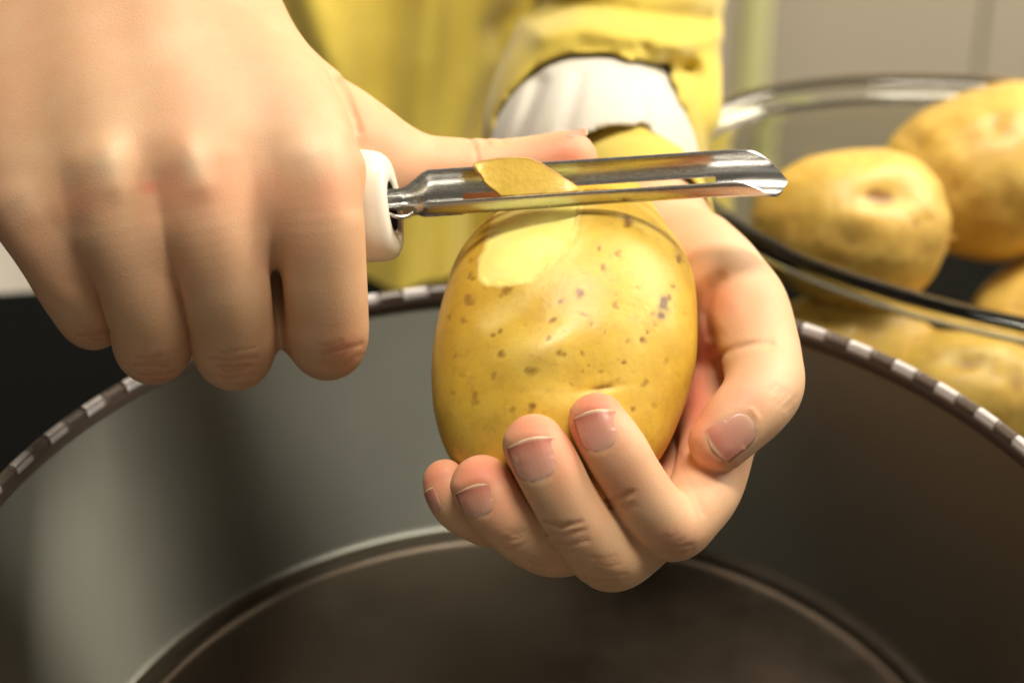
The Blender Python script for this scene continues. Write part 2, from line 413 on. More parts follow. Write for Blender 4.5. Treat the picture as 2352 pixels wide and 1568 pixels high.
# ------------------------------------------------------------------ pot
c0 = np.array([.409, -5.434, -44.413]); PX, PF, PH = c0 @ E1, c0 @ AW, c0 @ UP + CAMH*100
PR, PBR, PDEP = 12.0, 9.76, 5.277
POTM = steel('brushed_steel', (.20, .206, .178), .42, (1, 1, 1), 40, .02)
_b = POTM.node_tree.nodes['Principled BSDF']; _t = POTM.node_tree.nodes.new('ShaderNodeTangent'); _t.direction_type = 'RADIAL'; _t.axis = 'Z'
POTM.node_tree.links.new(_t.outputs[0], _b.inputs['Tangent']); _b.inputs['Anisotropic'].default_value = .94; _b.inputs['Anisotropic Rotation'].default_value = .25
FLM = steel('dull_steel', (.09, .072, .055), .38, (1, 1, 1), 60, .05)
pot = empty('metal_pot', G(PX, PF, 0), 'large brushed steel pot with a brown and white dashed rim, below the hands', 'pot')
def lathe(prof, n=160, cx=PX, cf=PF, close=False):
    a = np.linspace(0, 2*np.pi, n, endpoint=False); pr = np.array(prof, float)
    r = pr[:, 0][:, None]; h = pr[:, 1][:, None]+0*a
    return G(cx+r*np.cos(a), cf+r*np.sin(a), h).reshape(-1, 3), gridfaces(len(pr), n, True)
FB = PH-PDEP
wall = [(PBR-.55, .06), (PBR+.1, .3), (PBR+.35, FB), (PR+.02, PH-.35), (PR+.06, PH-.05), (PR-.1, PH-.05), (PR-.14, PH-.35), (PBR+.08, FB+.05), (PBR+.01, FB-.06), (PBR+.0, FB-.14)]
wp = crom(wall[3:], 4); v, f = lathe(np.vstack([wall[:3], wp])); recalc(mobj('wall', v, f, POTM, pot))
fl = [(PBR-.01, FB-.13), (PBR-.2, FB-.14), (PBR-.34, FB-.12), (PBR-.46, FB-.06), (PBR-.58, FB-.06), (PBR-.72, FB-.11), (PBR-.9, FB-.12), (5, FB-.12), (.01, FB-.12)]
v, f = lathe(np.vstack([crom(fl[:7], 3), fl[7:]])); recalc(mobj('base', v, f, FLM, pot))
RW, nt, b = simple('rim_white', (.62, .59, .59), .35); RB, nt, b = simple('rim_brown', (.115, .088, .072), .35)
NSEG = 124
def rimseg(i, n=6, rr=.195):
    a = np.linspace(2*np.pi*i/NSEG, 2*np.pi*(i+.97)/NSEG, n); t = np.linspace(0, 2*np.pi, 10, endpoint=False)
    r = (PR+.0)+rr*np.cos(t)[None, :]*.75; h = PH+rr*np.sin(t)[None, :]; A = a[:, None]
    v = G(PX+r*np.cos(A), PF+r*np.sin(A), h+0*A).reshape(-1, 3)
    f = [list(map(int, q)) for q in gridfaces(n, 10, True)]+[list(range(10)), list(range((n-1)*10, n*10))[::-1]]
    return v, f
for i in range(NSEG):
    v, f = rimseg(i); o = mobj('rim_dash', v, f, RW if i % 2 else RB, pot)
v, f = lathe([(PR+.10, PH-.34), (PR+.12, PH+.02), (PR-.1, PH+.16), (PR-.16, PH-.1), (PR-.13, PH-.34)]); recalc(mobj('rim_core', v, f, RB, pot))

# ------------------------------------------------------------------ white cabinet at left
WC, nt, b = simple('white_enamel', (.72, .69, .63), .4)
can = empty('white_cabinet', G(-37, 78, -91.8), 'white kitchen cabinet behind the worktop edge, blurred beside the fist at left', 'cabinet')
v, f = slab(-62, -13, 72, 100, -91.8, -9, .2); mobj('carcass', v, f, WC, can, False)
for h0, h1 in ((-88, -30), (-29.4, -10)):
    v, f = slab(-61.5, -13.5, 70.2, 71.9, h0, h1, .3); mobj('door', v, f, WC, can, False)

# ------------------------------------------------------------------ potatoes
def potato(name, rows, zc, tilt, depth, seed, label, group=None, spots=None, N=360, M=420, peel=None, nspots=40, lump=.05, center_y=760):
    """rows: (y, left, right) outline in photo points"""
    rows = np.array(rows, float); y0, y1 = rows[0, 0], rows[-1, 0]
    t = np.linspace(0, np.pi, N); y = (y0+y1)/2-(y1-y0)/2*np.cos(t)
    cx = np.interp(y, rows[:, 0], (rows[:, 1]+rows[:, 2])/2); hw = np.interp(y, rows[:, 0], (rows[:, 2]-rows[:, 1])/2)
    st = np.maximum(np.sin(t), .02); q = hw/st
    k = np.hanning(31); k /= k.sum(); pad = lambda a: np.convolve(np.pad(a, 15, 'edge'), k, 'valid')
    q[:8] = q[8]; q[-8:] = q[-9]
    hw = pad(q)*np.sin(t); cx = pad(cx)
    a = np.linspace(0, 2*np.pi, M, endpoint=False)
    zrow = zc+(y-center_y)/116*tilt
    z = zrow[:, None]+(hw*(FOCUS-zc)/FPX*depth)[:, None]*np.sin(a)
    c = P((cx[:, None]+hw[:, None]*np.cos(a)), y[:, None]+0*a, zrow[:, None]+0*a); v = c.copy(); v[..., 2] = z-FOCUS
    return v.reshape(N, M, 3)
def grid_normals(v):
    du = np.gradient(v, axis=0); dv = np.roll(v, -1, 1)-np.roll(v, 1, 1); n = np.cross(du, dv); n /= np.linalg.norm(n, axis=-1)[..., None]+1e-9
    ctr = v.mean((0, 1)); s = ((v-ctr)*n).sum(-1); return n*np.where(s.mean() < 0, -1, 1)
PROWS = [(408, 1398, 1402), (412, 1345, 1440), (430, 1275, 1468), (450, 1215, 1484), (480, 1148, 1504), (520, 1107, 1532), (560, 1074, 1558), (600, 1051, 1576), (640, 1035, 1589), (700, 1016, 1600), (760, 1003, 1603),
         (820, 996, 1598), (880, 995, 1587), (940, 1001, 1571), (1000, 1016, 1549), (1050, 1036, 1522), (1090, 1066, 1486), (1125, 1108, 1440), (1150, 1155, 1392), (1168, 1210, 1335), (1176, 1265, 1290)]
v = potato('p', PROWS, -2.1, .36, .90, 1, '')
n = grid_normals(v); fv = v.reshape(-1, 3)
amp = .05*vnoise(fv, 3, .9)+.022*vnoise(fv, 4, 2.3)+.006*vnoise(fv, 5, 6)
fv = fv+n.reshape(-1, 3)*(amp*sstep(0, .4, np.sin(np.linspace(0, np.pi, 360))[:, None]+0*v[..., 0]).ravel())[:, None]
px, py, pz = unP(fv); nn = n.reshape(-1, 3); front = sstep(-.05, .15, nn[:, 2])
# ridge across the middle and the hollow under it, around the eyes
def pblob(x, y, rx, ry, ang=0):
    dx, dy = px-x, py-y; c_, s_ = math.cos(ang), math.sin(ang); return np.exp(-((dx*c_+dy*s_)/rx)**2-((-dx*s_+dy*c_)/ry)**2)*front
disp = .13*pblob(1235, 808, 95, 44, -.45)-.05*pblob(1375, 600, 130, 85)-.06*pblob(1340, 880, 90, 40, -.2)-.05*pblob(1140, 700, 60, 45)+.03*pblob(1420, 800, 60, 120)+.03*pblob(1200, 930, 110, 50)
# peeled facet: flesh lies below the skin on a flatter cut
PEEL = [(1150, 470), (1118, 560), (1103, 600), (1104, 640), (1122, 650), (1150, 652), (1190, 648), (1222, 640), (1262, 602), (1304, 562), (1322, 520), (1336, 440), (1240, 425)]
PEEL2 = [(1342, 440), (1334, 490), (1318, 560), (1332, 556), (1362, 510), (1378, 465), (1376, 440)]
wx_ = 3.6*vnoise(fv, 61, 14)+2*vnoise(fv, 63, 32); wy_ = 3.6*vnoise(fv, 62, 14)+2*vnoise(fv, 64, 32)
d1 = polydist(px, py, PEEL, True)*np.where(inpoly(px, py, PEEL), 1, -1); d2 = polydist(px, py, PEEL2, True)*np.where(inpoly(px, py, PEEL2), 1, -1)
ins = sstep(-24, 22, d1)*(front > .3); ins2 = sstep(-5, 5, d2)*(front > .3)*.0
cut = .12*sstep(660, 440, py)*sstep(-6, 60, d1)+.034*sstep(-6, 7, d1+wx_)
fv[:, 2] -= cut*(front > .3); fv[:, 1] -= .25*cut*(front > .3)
disp += -.01*ins
rub_sheen = np.maximum.reduce([.75*np.exp(-(polydist(px, py, [(1325, 560), (1260, 620), (1190, 690), (1120, 740)])/26)**2)*front, .35*sstep(-4, 10, d2)*(front > .3), .5*pblob(1240, 790, 70, 40, -.5), .10*pblob(1420, 640, 60, 110), .2*pblob(1440, 850, 50, 160)])  # torn skin edges, plus the ridge highlight painted into the skin colour
SPOTS = [(1441, 508, 14, 1.1), (1379, 568, 8, .8), (1420, 583, 9, .8), (1387, 613, 10, .8), (1560, 593, 9, .8), (1161, 663, 13, 1), (1147, 674, 9, .7), (1330, 671, 12, 1), (1289, 692, 9, .9), (1415, 698, 8, 1), (1339, 719, 8, .7), (1272, 734, 10, .9),
 (1361, 745, 8, .7), (1388, 759, 6, .6), (1148, 762, 9, .8), (1127, 770, 9, .8), (1257, 780, 8, .8), (1153, 812, 10, .9), (1286, 815, 10, .9), (1297, 820, 7, .7), (1338, 813, 7, .8), (1045, 817, 8, .7), (1224, 851, 14, .8), (1136, 865, 9, .6), (1434, 828, 8, .9),
 (1383, 849, 7, .6), (1477, 783, 10, 1.1), (1490, 761, 7, .9), (1504, 745, 6, .7), (1440, 782, 7, .6), (1480, 879, 10, .7), (1092, 917, 12, .7), (1220, 933, 11, 1), (1181, 940, 9, .7), (1454, 941, 9, .8), (1062, 734, 8, .7), (1031, 726, 8, .7), (1079, 688, 11, .7), (1113, 660, 7, .6),
 (1083, 634, 9, .8), (1082, 600, 7, .6), (1549, 661, 7, 1), (1540, 682, 6, .9), (1410, 674, 6, .6), (1575, 722, 8, .6), (1250, 945, 9, .5), (1340, 852, 6, .6), (1352, 838, 6, .5), (1310, 880, 6, .5), (1420, 870, 8, .5), (1370, 905, 10, .5), (1560, 860, 8, .5), (1060, 860, 8, .5), (1040, 900, 9, .5), (1110, 980, 9, .4), (1530, 830, 8, .5), (1500, 930, 7, .5), (1400, 640, 6, .5), (1470, 660, 6, .5), (1455, 730, 7, .5), (1195, 900, 6, .45), (1300, 760, 5, .5), (1206, 745, 6, .4)]
spot = np.zeros(len(px))
for x, y, r, s in SPOTS:
    r *= 1.12; spot = np.maximum(spot, s*np.exp(-(((px+wx_-x)**2+(py+wy_-y)**2)/r**2)**1.2)*front); disp -= .007*s*np.exp(-((px-x)**2+(py-y)**2)/(1.3*r)**2)*front
spot = np.maximum(spot, 1.0*pblob(1385, 888, 26, 6, -.12)); spot = np.maximum(spot, .5*pblob(1385, 893, 40, 12, -.12)); disp -= .05*pblob(1385, 890, 45, 10, -.12)
rs = np.random.RandomState(8)
for _ in range(90):
    x, y, r, s = rs.uniform(1010, 1590), rs.uniform(560, 1080), rs.uniform(3, 5), rs.uniform(.2, .5); spot = np.maximum(spot, s*np.exp(-((px-x)**2+(py-y)**2)/r**2)*front*(1-ins))
spot = spot*(1-ins*.9)
scab = np.clip(np.maximum.reduce([pblob(1528, 690, 11, 15), pblob(1524, 708, 12, 14), pblob(1519, 722, 13, 12), .8*pblob(1500, 720, 7, 7)])*(1.1+.6*vnoise(fv, 77, 30)), 0, .95)
fv = fv+nn*disp[:, None]
back_sp = rs.rand(len(px))*0
held = mobj('potato', fv, gridfaces(360, 420, True), POT, attrs={'peeled': ins, 'spot': spot, 'rub_sheen': rub_sheen, 'scab': scab})
tag(recalc(held), 'half peeled yellow potato held in the hand, under the peeler blade', 'potato')
HELD = (px, py, pz)

BG = [
 ('mid', (1958, 522), (245, 172), -.10, -15.0, 'whole potato with a deep dark eye, nearest in the glass dish rim', [(2022, 448, 34, 17, 1.7), (1955, 552, 22, 16, .7), (1945, 600, 30, 14, .4), (1840, 520, 20, 30, .4), (2130, 560, 24, 40, .5), (2050, 640, 30, 20, .3)]),
 ('back', (2262, 398), (258, 200), .25, -18.5, 'big potato leaning on the far rim of the glass dish, at right', [(2290, 280, 16, 16, .6), (2190, 430, 16, 20, .6), (2225, 310, 30, 22, .4), (2320, 470, 24, 18, .5), (2110, 330, 22, 16, .4)]),
 ('low', (2205, 915), (225, 180), .15, -15.0, 'potato with a grey scab seen through the front glass of the dish', [(2228, 822, 36, 12, 1.0), (2290, 850, 20, 12, .5), (2130, 860, 24, 20, .4), (2345, 868, 24, 30, .8), (2270, 990, 40, 40, .5)]),
 ('under', (1930, 800), (225, 150), .1, -16.0, 'potato at the dish bottom, showing through glass beside the thumb', [(1900, 720, 30, 14, .6), (2010, 760, 20, 20, .5)]),
 ('deep', (2395, 735), (170, 150), 0, -18.5, 'shadowed potato wedged deep in the dish below the big one', [(2330, 700, 20, 20, .5)]),
]
GLASS_GROUP = 'potatoes in the glass dish'
for i, (nm_, (cx, cy), (rx, ry), ang, z, lab, sps) in enumerate(BG):
    u = np.linspace(0, np.pi, 110); a = np.linspace(0, 2*np.pi, 160, endpoint=False)
    U, A = np.meshgrid(u, a, indexing='ij'); ex = -np.cos(U); rr = np.sin(U)
    x = ex*rp(rx, z)*1.0; yv = rr*np.sin(A)*rp(ry, z); zz = rr*np.cos(A)*rp(ry, z)*1.05
    pw = 1+.10*ex; yv *= pw; zz *= pw
    X = x*math.cos(ang)-yv*math.sin(ang); Y = x*math.sin(ang)+yv*math.cos(ang)
    c = P(cx, cy, z); v = np.stack([c[0]+X, c[1]+Y, c[2]+zz], -1); n = grid_normals(v); fv = v.reshape(-1, 3); nn = n.reshape(-1, 3)
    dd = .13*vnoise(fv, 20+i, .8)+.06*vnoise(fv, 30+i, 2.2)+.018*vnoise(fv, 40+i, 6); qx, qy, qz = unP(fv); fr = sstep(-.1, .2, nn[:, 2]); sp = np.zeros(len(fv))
    for (x_, y_, r1, r2, s_) in sps:
        e = np.exp(-((qx-x_)/r1)**2-((qy-y_)/r2)**2)*fr; sp = np.maximum(sp, e*s_); dd -= .16*s_*np.exp(-((qx-x_)/(1.7*r1))**2-((qy-y_)/(1.9*r2))**2)*fr
    r_ = np.random.RandomState(50+i)
    for _ in range(60):
        k = r_.randint(len(fv)); e = np.exp(-((fv-fv[k])**2).sum(1)/r_.uniform(.08, .2)**2); sp = np.maximum(sp, e*r_.uniform(.2, .6)); dd -= .03*e
    fv = fv+nn*dd[:, None]; zero = np.zeros(len(fv))
    o = mobj('potato', fv, gridfaces(110, 160, True), POTD, attrs={'peeled': zero, 'spot': sp, 'rub_sheen': .35*fr, 'scab': zero})
    tag(recalc(o), lab, 'potato', GLASS_GROUP)

# ------------------------------------------------------------------ oval glass dish
GL, nt, b = simple('shade_tinted_glass', (.74, .755, .70), .03); b.inputs['Transmission Weight'].default_value = 1; b.inputs['IOR'].default_value = 1.46  # grey tint stands in for the shade inside the dish
def oval(prof, n=180, C=(14.78, 51.1), ab=(10.87, 6.33), rot=-.34):
    a = np.linspace(0, 2*np.pi, n, endpoint=False); V = []
    for off, h in prof:
        x = (ab[0]+off)*np.cos(a); y = (ab[1]+off)*np.sin(a)
        V.append(G(C[0]+x*math.cos(rot)-y*math.sin(rot), C[1]+x*math.sin(rot)+y*math.cos(rot), h+0*a))
    return np.array(V).reshape(-1, 3), gridfaces(len(prof), n, True)
H = 8.3
prof = [(-6.2, .05), (-2.2, .05), (-1.7, .2), (-1.35, .8), (-.45, H-1.1), (-.28, H-.75), (.12, H-.55), (.22, H-.30), (.12, H-.06), (-.12, H), (-.42, H-.12), (-.62, H-.5), (-.78, H-1.1), (-1.65, 1.0), (-2.1, .5), (-2.6, .38), (-6.2, .38)]
pq = np.vstack([prof[:1], crom(prof[1:-1], 4), prof[-1:]])
v, f = oval(pq); dish = mobj('glass_dish', v, [list(map(int, q)) for q in f]+[list(range(180)), list(range((len(pq)-1)*180, len(pq)*180))], GL)
tag(recalc(dish), 'clear oval glass dish full of whole potatoes, behind the hand', 'dish')

# ------------------------------------------------------------------ peeler
STEEL = steel('blade_steel', (.56, .555, .535), .27, (.25, 2, 2), 900, .03)
HND, nt, b = simple('ivory_plastic', (.80, .74, .62), .28)
c_ = mix(nt, math_(nt, 'MULTIPLY', ramp(nt, noise(nt, 260, 4), [(.58, (0, 0, 0)), (.72, (1, 1, 1))]), .35), (.82, .77, .66), (.60, .45, .26))
c_ = mix(nt, attr(nt, 'dirt'), c_, (.20, .10, .035)); nt.links.new(c_, b.inputs['Base Color']); b.inputs['Subsurface Weight'].default_value = .2; b.inputs['Subsurface Scale'].default_value = .002
HOLE, nt, b = simple('dark_socket', (.035, .025, .018), .7)
ZB = -1.52
pe = empty('peeler', P(900, 480, ZB), 'potato peeler with a steel slotted blade and white plastic handle, gripped in the fist', 'peeler')
# blade axis: from (930,455) to (1815,395)
def axis_pt(px): return 447 - (px-940)*.0665
def blade():
    xs = np.concatenate([np.linspace(884, 985, 18), np.linspace(992, 1056, 8), np.linspace(1064, 1640, 40), np.linspace(1648, 1700, 7), np.linspace(1706, 1790, 18), np.linspace(1794, 1815, 12)])
    TH = np.concatenate([np.linspace(90, 183, 16), np.linspace(198, 268, 5), np.linspace(283, 333, 8)])
    n, m = len(xs), len(TH); v = np.zeros((n, m, 3))
    for i, x in enumerate(xs):
        s_ = np.clip((x-922)/64, 0, 1); R = .455
        tip = np.clip((x-1640)/175, 0, 1)
        lo = 90; hi = 333
        if s_ < 1:                                # neck: closes into the twisted tang
            e = s_*s_*(3-2*s_); R = .20+.255*e; lo = 84+6*e; hi = 318+15*e
        if tip > 0: lo = 90+105*tip**2.6; hi = 333-137.5*tip**3.3
        R2 = R
        cy = axis_pt(x)+(10*(1-s_) if s_ < 1 else 0)+10*tip**2
        th = np.radians(lo+(TH-90)/(333-90)*(hi-lo)) if (s_ < 1 or tip > 0) else np.radians(TH)
        c = P(x, cy, ZB); v[i, :, 0] = c[0]; v[i, :, 1] = c[1]+R2*np.sin(th); v[i, :, 2] = c[2]+R2*np.cos(th)
    F = []
    for i in range(n-1):
        for j in range(m-1):
            if 1062 < xs[i] < 1642 and 15 <= j < 21: continue
            F.append([i*m+j, i*m+j+1, (i+1)*m+j+1, (i+1)*m+j])
    o = mobj('blade', v.reshape(-1, 3), F, STEEL, pe); recalc(o); solidify(o, .0006, 0)
    bv = o.modifiers.new('edge', 'BEVEL'); bv.width = .00018; bv.segments = 2; bv.limit_method = 'ANGLE'; bv.angle_limit = math.radians(50)
    return o
blade()
# tang: rolled wire loop entering the handle
def tube(name, pts, mat, parent, n=16, k=6):
    q = crom(pts, k); c = q[:, :3]; T = np.gradient(c, axis=0); T /= np.linalg.norm(T, axis=1)[:, None]; up = np.array([0, 0, 1.]); A = np.cross(T, up); A /= np.linalg.norm(A, axis=1)[:, None]+1e-9; B_ = np.cross(T, A)
    a = np.linspace(0, 2*np.pi, n, endpoint=False); v = c[:, None]+q[:, 3][:, None, None]*(np.cos(a)[None, :, None]*A[:, None]+np.sin(a)[None, :, None]*B_[:, None])
    f = [list(map(int, x)) for x in gridfaces(len(c), n, True)]+[list(range(n)), list(range((len(c)-1)*n, len(c)*n))]
    return recalc(mobj(name, v.reshape(-1, 3), f, mat, parent))
tube('tang', J((880, 480, ZB+.10, 4), (892, 490, ZB+.20, 4.5), (912, 498, ZB+.26, 5), (934, 497, ZB+.24, 5), (950, 488, ZB+.22, 4)), STEEL, pe)
# handle: oval loft along an axis turned slightly away from the camera
def handle():
    secs = [(250, .25), (262, .6), (290, .85), (340, .97), (500, 1.03), (700, 1.02), (800, 1.0), (850, .99), (872, .975), (887, .94), (897, .88), (903, .80), (906, .70), (906.5, .60), (905, .50), (903.5, .465), (900, .44)]
    a = np.linspace(0, 2*np.pi, 64, endpoint=False); V = []; D_ = []
    for x, s in secs:
        z = ZB-(906-x)/116*.36; lean = 14*(906-x)/116*.3
        ch = 474-(906-x)*.02
        cc = P(x, ch, z); hy = 1.165*s; hz = .60*s if s > .47 else .58*s
        e = np.sign(np.cos(a))*np.abs(np.cos(a))**.9; g = np.sign(np.sin(a))*np.abs(np.sin(a))**.9
        sx = -.10*g*hy                                  # end plane leans: top further left
        dx = -.33*e*hz
        V.append(np.stack([cc[0]+dx-(-sx)*0-.12*g*hy, cc[1]+g*hy, cc[2]+e*hz], -1))
        D_.append(np.clip((.62-s)/.12, 0, 1)*.8*np.clip(.35-g*.9, 0, 1)*(s > .4))
    v = np.array(V); f = [list(map(int, q)) for q in gridfaces(len(secs), 64, True)]+[list(range(64))]
    o = recalc(mobj('handle', v.reshape(-1, 3), f, HND, pe, attrs={'dirt': np.array(D_).ravel()}))
    ring = v[-1]; inner = ring.mean(0)+(ring-ring.mean(0))*.97+np.array([-.45, 0, -.12]); vv = np.vstack([ring, inner])
    mobj('socket', vv, [list(map(int, q)) for q in gridfaces(2, 64, True)]+[list(range(64, 128))], HOLE, pe)
handle()

# ------------------------------------------------------------------ peel strip lying over the blade
PM, nt, b = new_mat('peel_flesh')
e_ = attr(nt, 'rim'); fl_ = ramp(nt, noise(nt, 260, 4), [(.3, (.72, .48, .07)), (.7, (.80, .58, .11))])
fl_ = mix(nt, math_(nt, 'MULTIPLY', ramp(nt, noise(nt, 420, 3), [(.55, (0, 0, 0)), (.7, (1, 1, 1))]), .4), fl_, (.55, .31, .06))
nt.links.new(mix(nt, e_, fl_, (.36, .19, .045)), b.inputs['Base Color']); b.inputs['Roughness'].default_value = .35
b.inputs['Subsurface Weight'].default_value = .3; b.inputs['Subsurface Scale'].default_value = .001; bump(nt, b, noise(nt, 500, 3), .3, .0005)
xs = np.linspace(1089, 1334, 64); XT = [1089, 1096, 1108, 1130, 1160, 1195, 1215, 1240, 1265, 1290, 1312, 1326, 1334]; YT = [379, 374, 370, 366, 361, 359, 363, 374, 388, 405, 420, 432, 438]
XB = [1089, 1098, 1106, 1112, 1122, 1140, 1150, 1200, 1250, 1290, 1315, 1334]; YB = [379, 397, 404, 418, 428, 442, 452, 450, 447, 444, 442, 439]
tt = np.linspace(0, 1, 26); jx = 1.6*np.sin(xs*.07)+.9*np.sin(xs*.19+1)
top = np.interp(xs, XT, YT)+.5*jx*np.sin(np.linspace(0, np.pi, 64)); bot = np.interp(xs, XB, YB)+.4*jx*np.sin(np.linspace(0, np.pi, 64))
py_ = top[:, None]+(bot-top)[:, None]*tt[None, :]; u_ = ((xs-1089)/245)[:, None]
z_ = ZB+.20+.03*np.sin(np.pi*tt)[None, :]+.02*np.sin(2.3*u_*np.pi)+.12*tt[None, :]**2
v = P(xs[:, None]+0*py_, py_, z_).reshape(-1, 3)
ed = np.minimum(np.minimum(py_-top[:, None], bot[:, None]-py_), np.minimum(xs-1089, 1334-xs)[:, None]*.8)
rim_ = np.exp(-(ed/4.0)**2)*(.9*(1-.6*tt[None, :]))
o = mobj('potato_peel', v, gridfaces(64, 26), PM, attrs={'rim': rim_.ravel()}); o.data.flip_normals(); solidify(o, .0007, 0)
tag(o, 'strip of potato peel curling over the steel blade', 'peel')

# ------------------------------------------------------------------ person: two hands, shirt, undershirt
man = empty('person', G(2, 62, 5), 'person in a yellow shirt with white undershirt cuff, peeling a potato with both hands', 'person')
def lims(*J_, m=.6):
    A = np.vstack(J_); return (A[:, :3]-A[:, 3:4]).min(0)-m, (A[:, :3]+A[:, 3:4]).max(0)+m

def build_hand(fingers, palm, extra, clip, kpalm, kk, h=.036):
    lo, hi = lims(*fingers, *palm, *extra); lo = np.maximum(lo, clip[0]); hi = np.minimum(hi, clip[1]); V = Vol(lo, hi, h)
    base = V.layer()
    for p in palm: V.chain(base, p, 4, kk)
    for p in extra: V.chain(base, p, 4, .35)
    D = base.copy()
    for f, kp in zip(fingers, kpalm):
        L = V.layer(); V.chain(L, f, 6)
        D = smin(D, smin(base, L, kp), .035)
    return Body(D, V)

# --- fist round the handle (left of the photo)
ix = J((724, 385, -.15, 100), (736, 500, 0, 100), (744, 620, -.3, 98), (750, 710, -.65, 96), (752, 768, -1.0, 95), (752, 785, -1.6, 88), (748, 765, -2.4, 84), (745, 690, -2.9, 78), (745, 620, -3.0, 70))
md = J((465, 395, .15, 106), (490, 520, .3, 106), (515, 640, 0, 104), (531, 740, -.45, 98), (536, 792, -.85, 97), (538, 806, -1.5, 90), (538, 780, -2.4, 84), (536, 690, -2.9, 78), (535, 620, -3.0, 70))
rg = J((262, 400, .1, 104), (290, 520, .2, 101), (318, 640, -.1, 98), (341, 735, -.5, 93), (350, 785, -.9, 92), (354, 795, -1.6, 85), (356, 765, -2.4, 80), (360, 690, -2.8, 75), (362, 630, -2.9, 66))
pk = J((80, 470, -.55, 92), (115, 555, -.45, 88), (155, 635, -.65, 84), (190, 695, -1.0, 80), (207, 722, -1.3, 77), (218, 730, -1.9, 72), (228, 705, -2.5, 68), (240, 640, -2.8, 62), (246, 590, -2.9, 56))
th = J((855, 395, -2.75, 104), (950, 400, -2.85, 92), (1040, 402, -2.9, 86), (1105, 402, -2.92, 84), (1170, 398, -2.92, 80), (1240, 385, -2.85, 75), (1298, 370, -2.8, 70), (1306, 368, -2.8, 64))
palm = [J((130, 220, -2.0, 112), (110, -110, -3.5, 150)), J((300, 190, -1.85, 118), (230, -120, -3.4, 160)), J((470, 190, -1.85, 115), (320, -120, -3.4, 155)),
        J((724, 385, -.4, 98), (565, 185, -1.8, 112), (350, -120, -3.5, 150)), J((465, 395, -.1, 102), (380, 160, -1.6, 125), (290, -130, -3.4, 170)),
        J((262, 400, -.15, 100), (215, 160, -1.7, 125), (170, -120, -3.5, 165)), J((80, 470, -.7, 90), (60, 200, -2.0, 125), (60, -100, -3.7, 150)),
        J((600, 400, -.75, 95), (370, 400, -.6, 95), (165, 440, -.9, 85)), J((700, 455, -.7, 80), (600, 470, -.7, 78), (480, 490, -.6, 78), (370, 500, -.6, 78), (250, 500, -.7, 76), (130, 510, -1.15, 70)), J((600, 240, -2.0, 110), (400, 230, -1.9, 110), (200, 250, -2.0, 105)), J((480, 60, -2.7, 120), (200, 60, -2.6, 120)), J((600, 300, -1.5, 110), (300, 250, -1.5, 120))]
thm = [J((360, -60, -3.3, 138), (530, 112, -3.1, 116), (690, 255, -2.9, 108), (800, 340, -2.8, 106), (860, 390, -2.75, 103)), J((780, 420, -2.2, 90), (640, 330, -2.6, 110)), J((330, -100, -3.0, 150), (250, -420, -4.5, 190)), J((150, -100, -3.0, 160), (160, -420, -4.5, 200)),
       J((662, 752, -1.5, 40), (672, 690, -1.5, 46), (668, 620, -1.9, 60)), J((600, 620, -3.2, 100), (300, 560, -3.2, 110), (200, 420, -3.2, 130)), J((700, 560, -3.3, 90), (620, 300, -3.3, 120))]
clip = (np.array([-13.2, -2.6, -52]), np.array([3.2, 9.5, -40]))
B = build_hand([ix, md, rg, pk, th], palm, thm, clip, [.42, .42, .42, .40, .5], 1.0)
B.soften(lambda x, y: sstep(380, 290, y)*sstep(800, 720, x), 9)
for poly, amp, wd in [([(250, 350), (258, 395), (262, 420)], -.085, 42), ([(438, 340), (452, 390), (462, 420)], -.09, 40), ([(715, 350), (735, 385)], -.05, 60), ([(60, 450), (80, 480)], -.04, 45),
                      ([(340, 360), (352, 420), (360, 480)], .03, 38), ([(585, 350), (600, 430), (612, 500)], .03, 50), ([(165, 400), (180, 460), (185, 510)], .03, 38),
                      ([(400, 330), (350, 180), (330, 60)], -.015, 60),
                      ([(782, 185), (800, 225), (812, 262), (822, 300)], .05, 9), ([(790, 200), (815, 275), (828, 340)], .05, 26), ([(800, 340), (812, 420), (812, 470)], .05, 26),
                      # knuckle creases at the first finger joints
                      ([(310, 838), (345, 836), (385, 840)], .016, 5), ([(295, 858), (345, 862), (400, 858)], .014, 5), ([(480, 822), (535, 826), (590, 820)], .014, 5), ([(500, 840), (540, 840), (575, 838)], .015, 5), ([(470, 858), (520, 868), (575, 868)], .014, 5),
                      ([(742, 812), (775, 805), (830, 790)], .020, 6), ([(720, 838), (780, 835), (832, 815)], .012, 5), ([(175, 768), (210, 770), (250, 762)], .014, 5), ([(190, 782), (240, 783)], .012, 5),
                      # thumb creases
                      ([(1072, 312), (1082, 322), (1092, 345), (1096, 370)], .028, 6), ([(1112, 316), (1122, 330)], .016, 6), ([(1150, 318), (1158, 330)], .012, 6)]:
    B.carve(poly, amp, wd)
WL = wrinkles(B, [(350, 842, 62, 30, 0, 9), (538, 838, 70, 42, .03, 12), (770, 815, 58, 34, -.22, 8), (212, 765, 45, 22, 0, 6), (1100, 335, 16, 30, 1.4, 4)], 5)
v, q, n = B.mesh(1)
blush = paint(v, n, [(345, 432, 30, .55, 20), (400, 440, 90, .22, 50), (600, 430, 110, .2, 60), (770, 440, 60, .25, 60), (180, 470, 70, .2, 50), (350, 850, 60, .18, 45), (540, 850, 65, .18, 45), (790, 800, 60, .28, 60), (745, 840, 60, .12, 40), (215, 770, 60, .15, 35),
                     (1300, 360, 75, .62, 60), (1200, 400, 120, .35, 50), (1000, 420, 110, .22, 60), (880, 330, 60, .18, 50), (1110, 470, 120, .8, 35), (822, 330, 26, .3, 70)])
pale = paint(v, n, [(252, 375, 40, .55, 45), (450, 375, 32, .6, 45), (715, 350, 85, .42, 55), (60, 460, 40, .25)])  # knuckle highlights painted into the skin colour
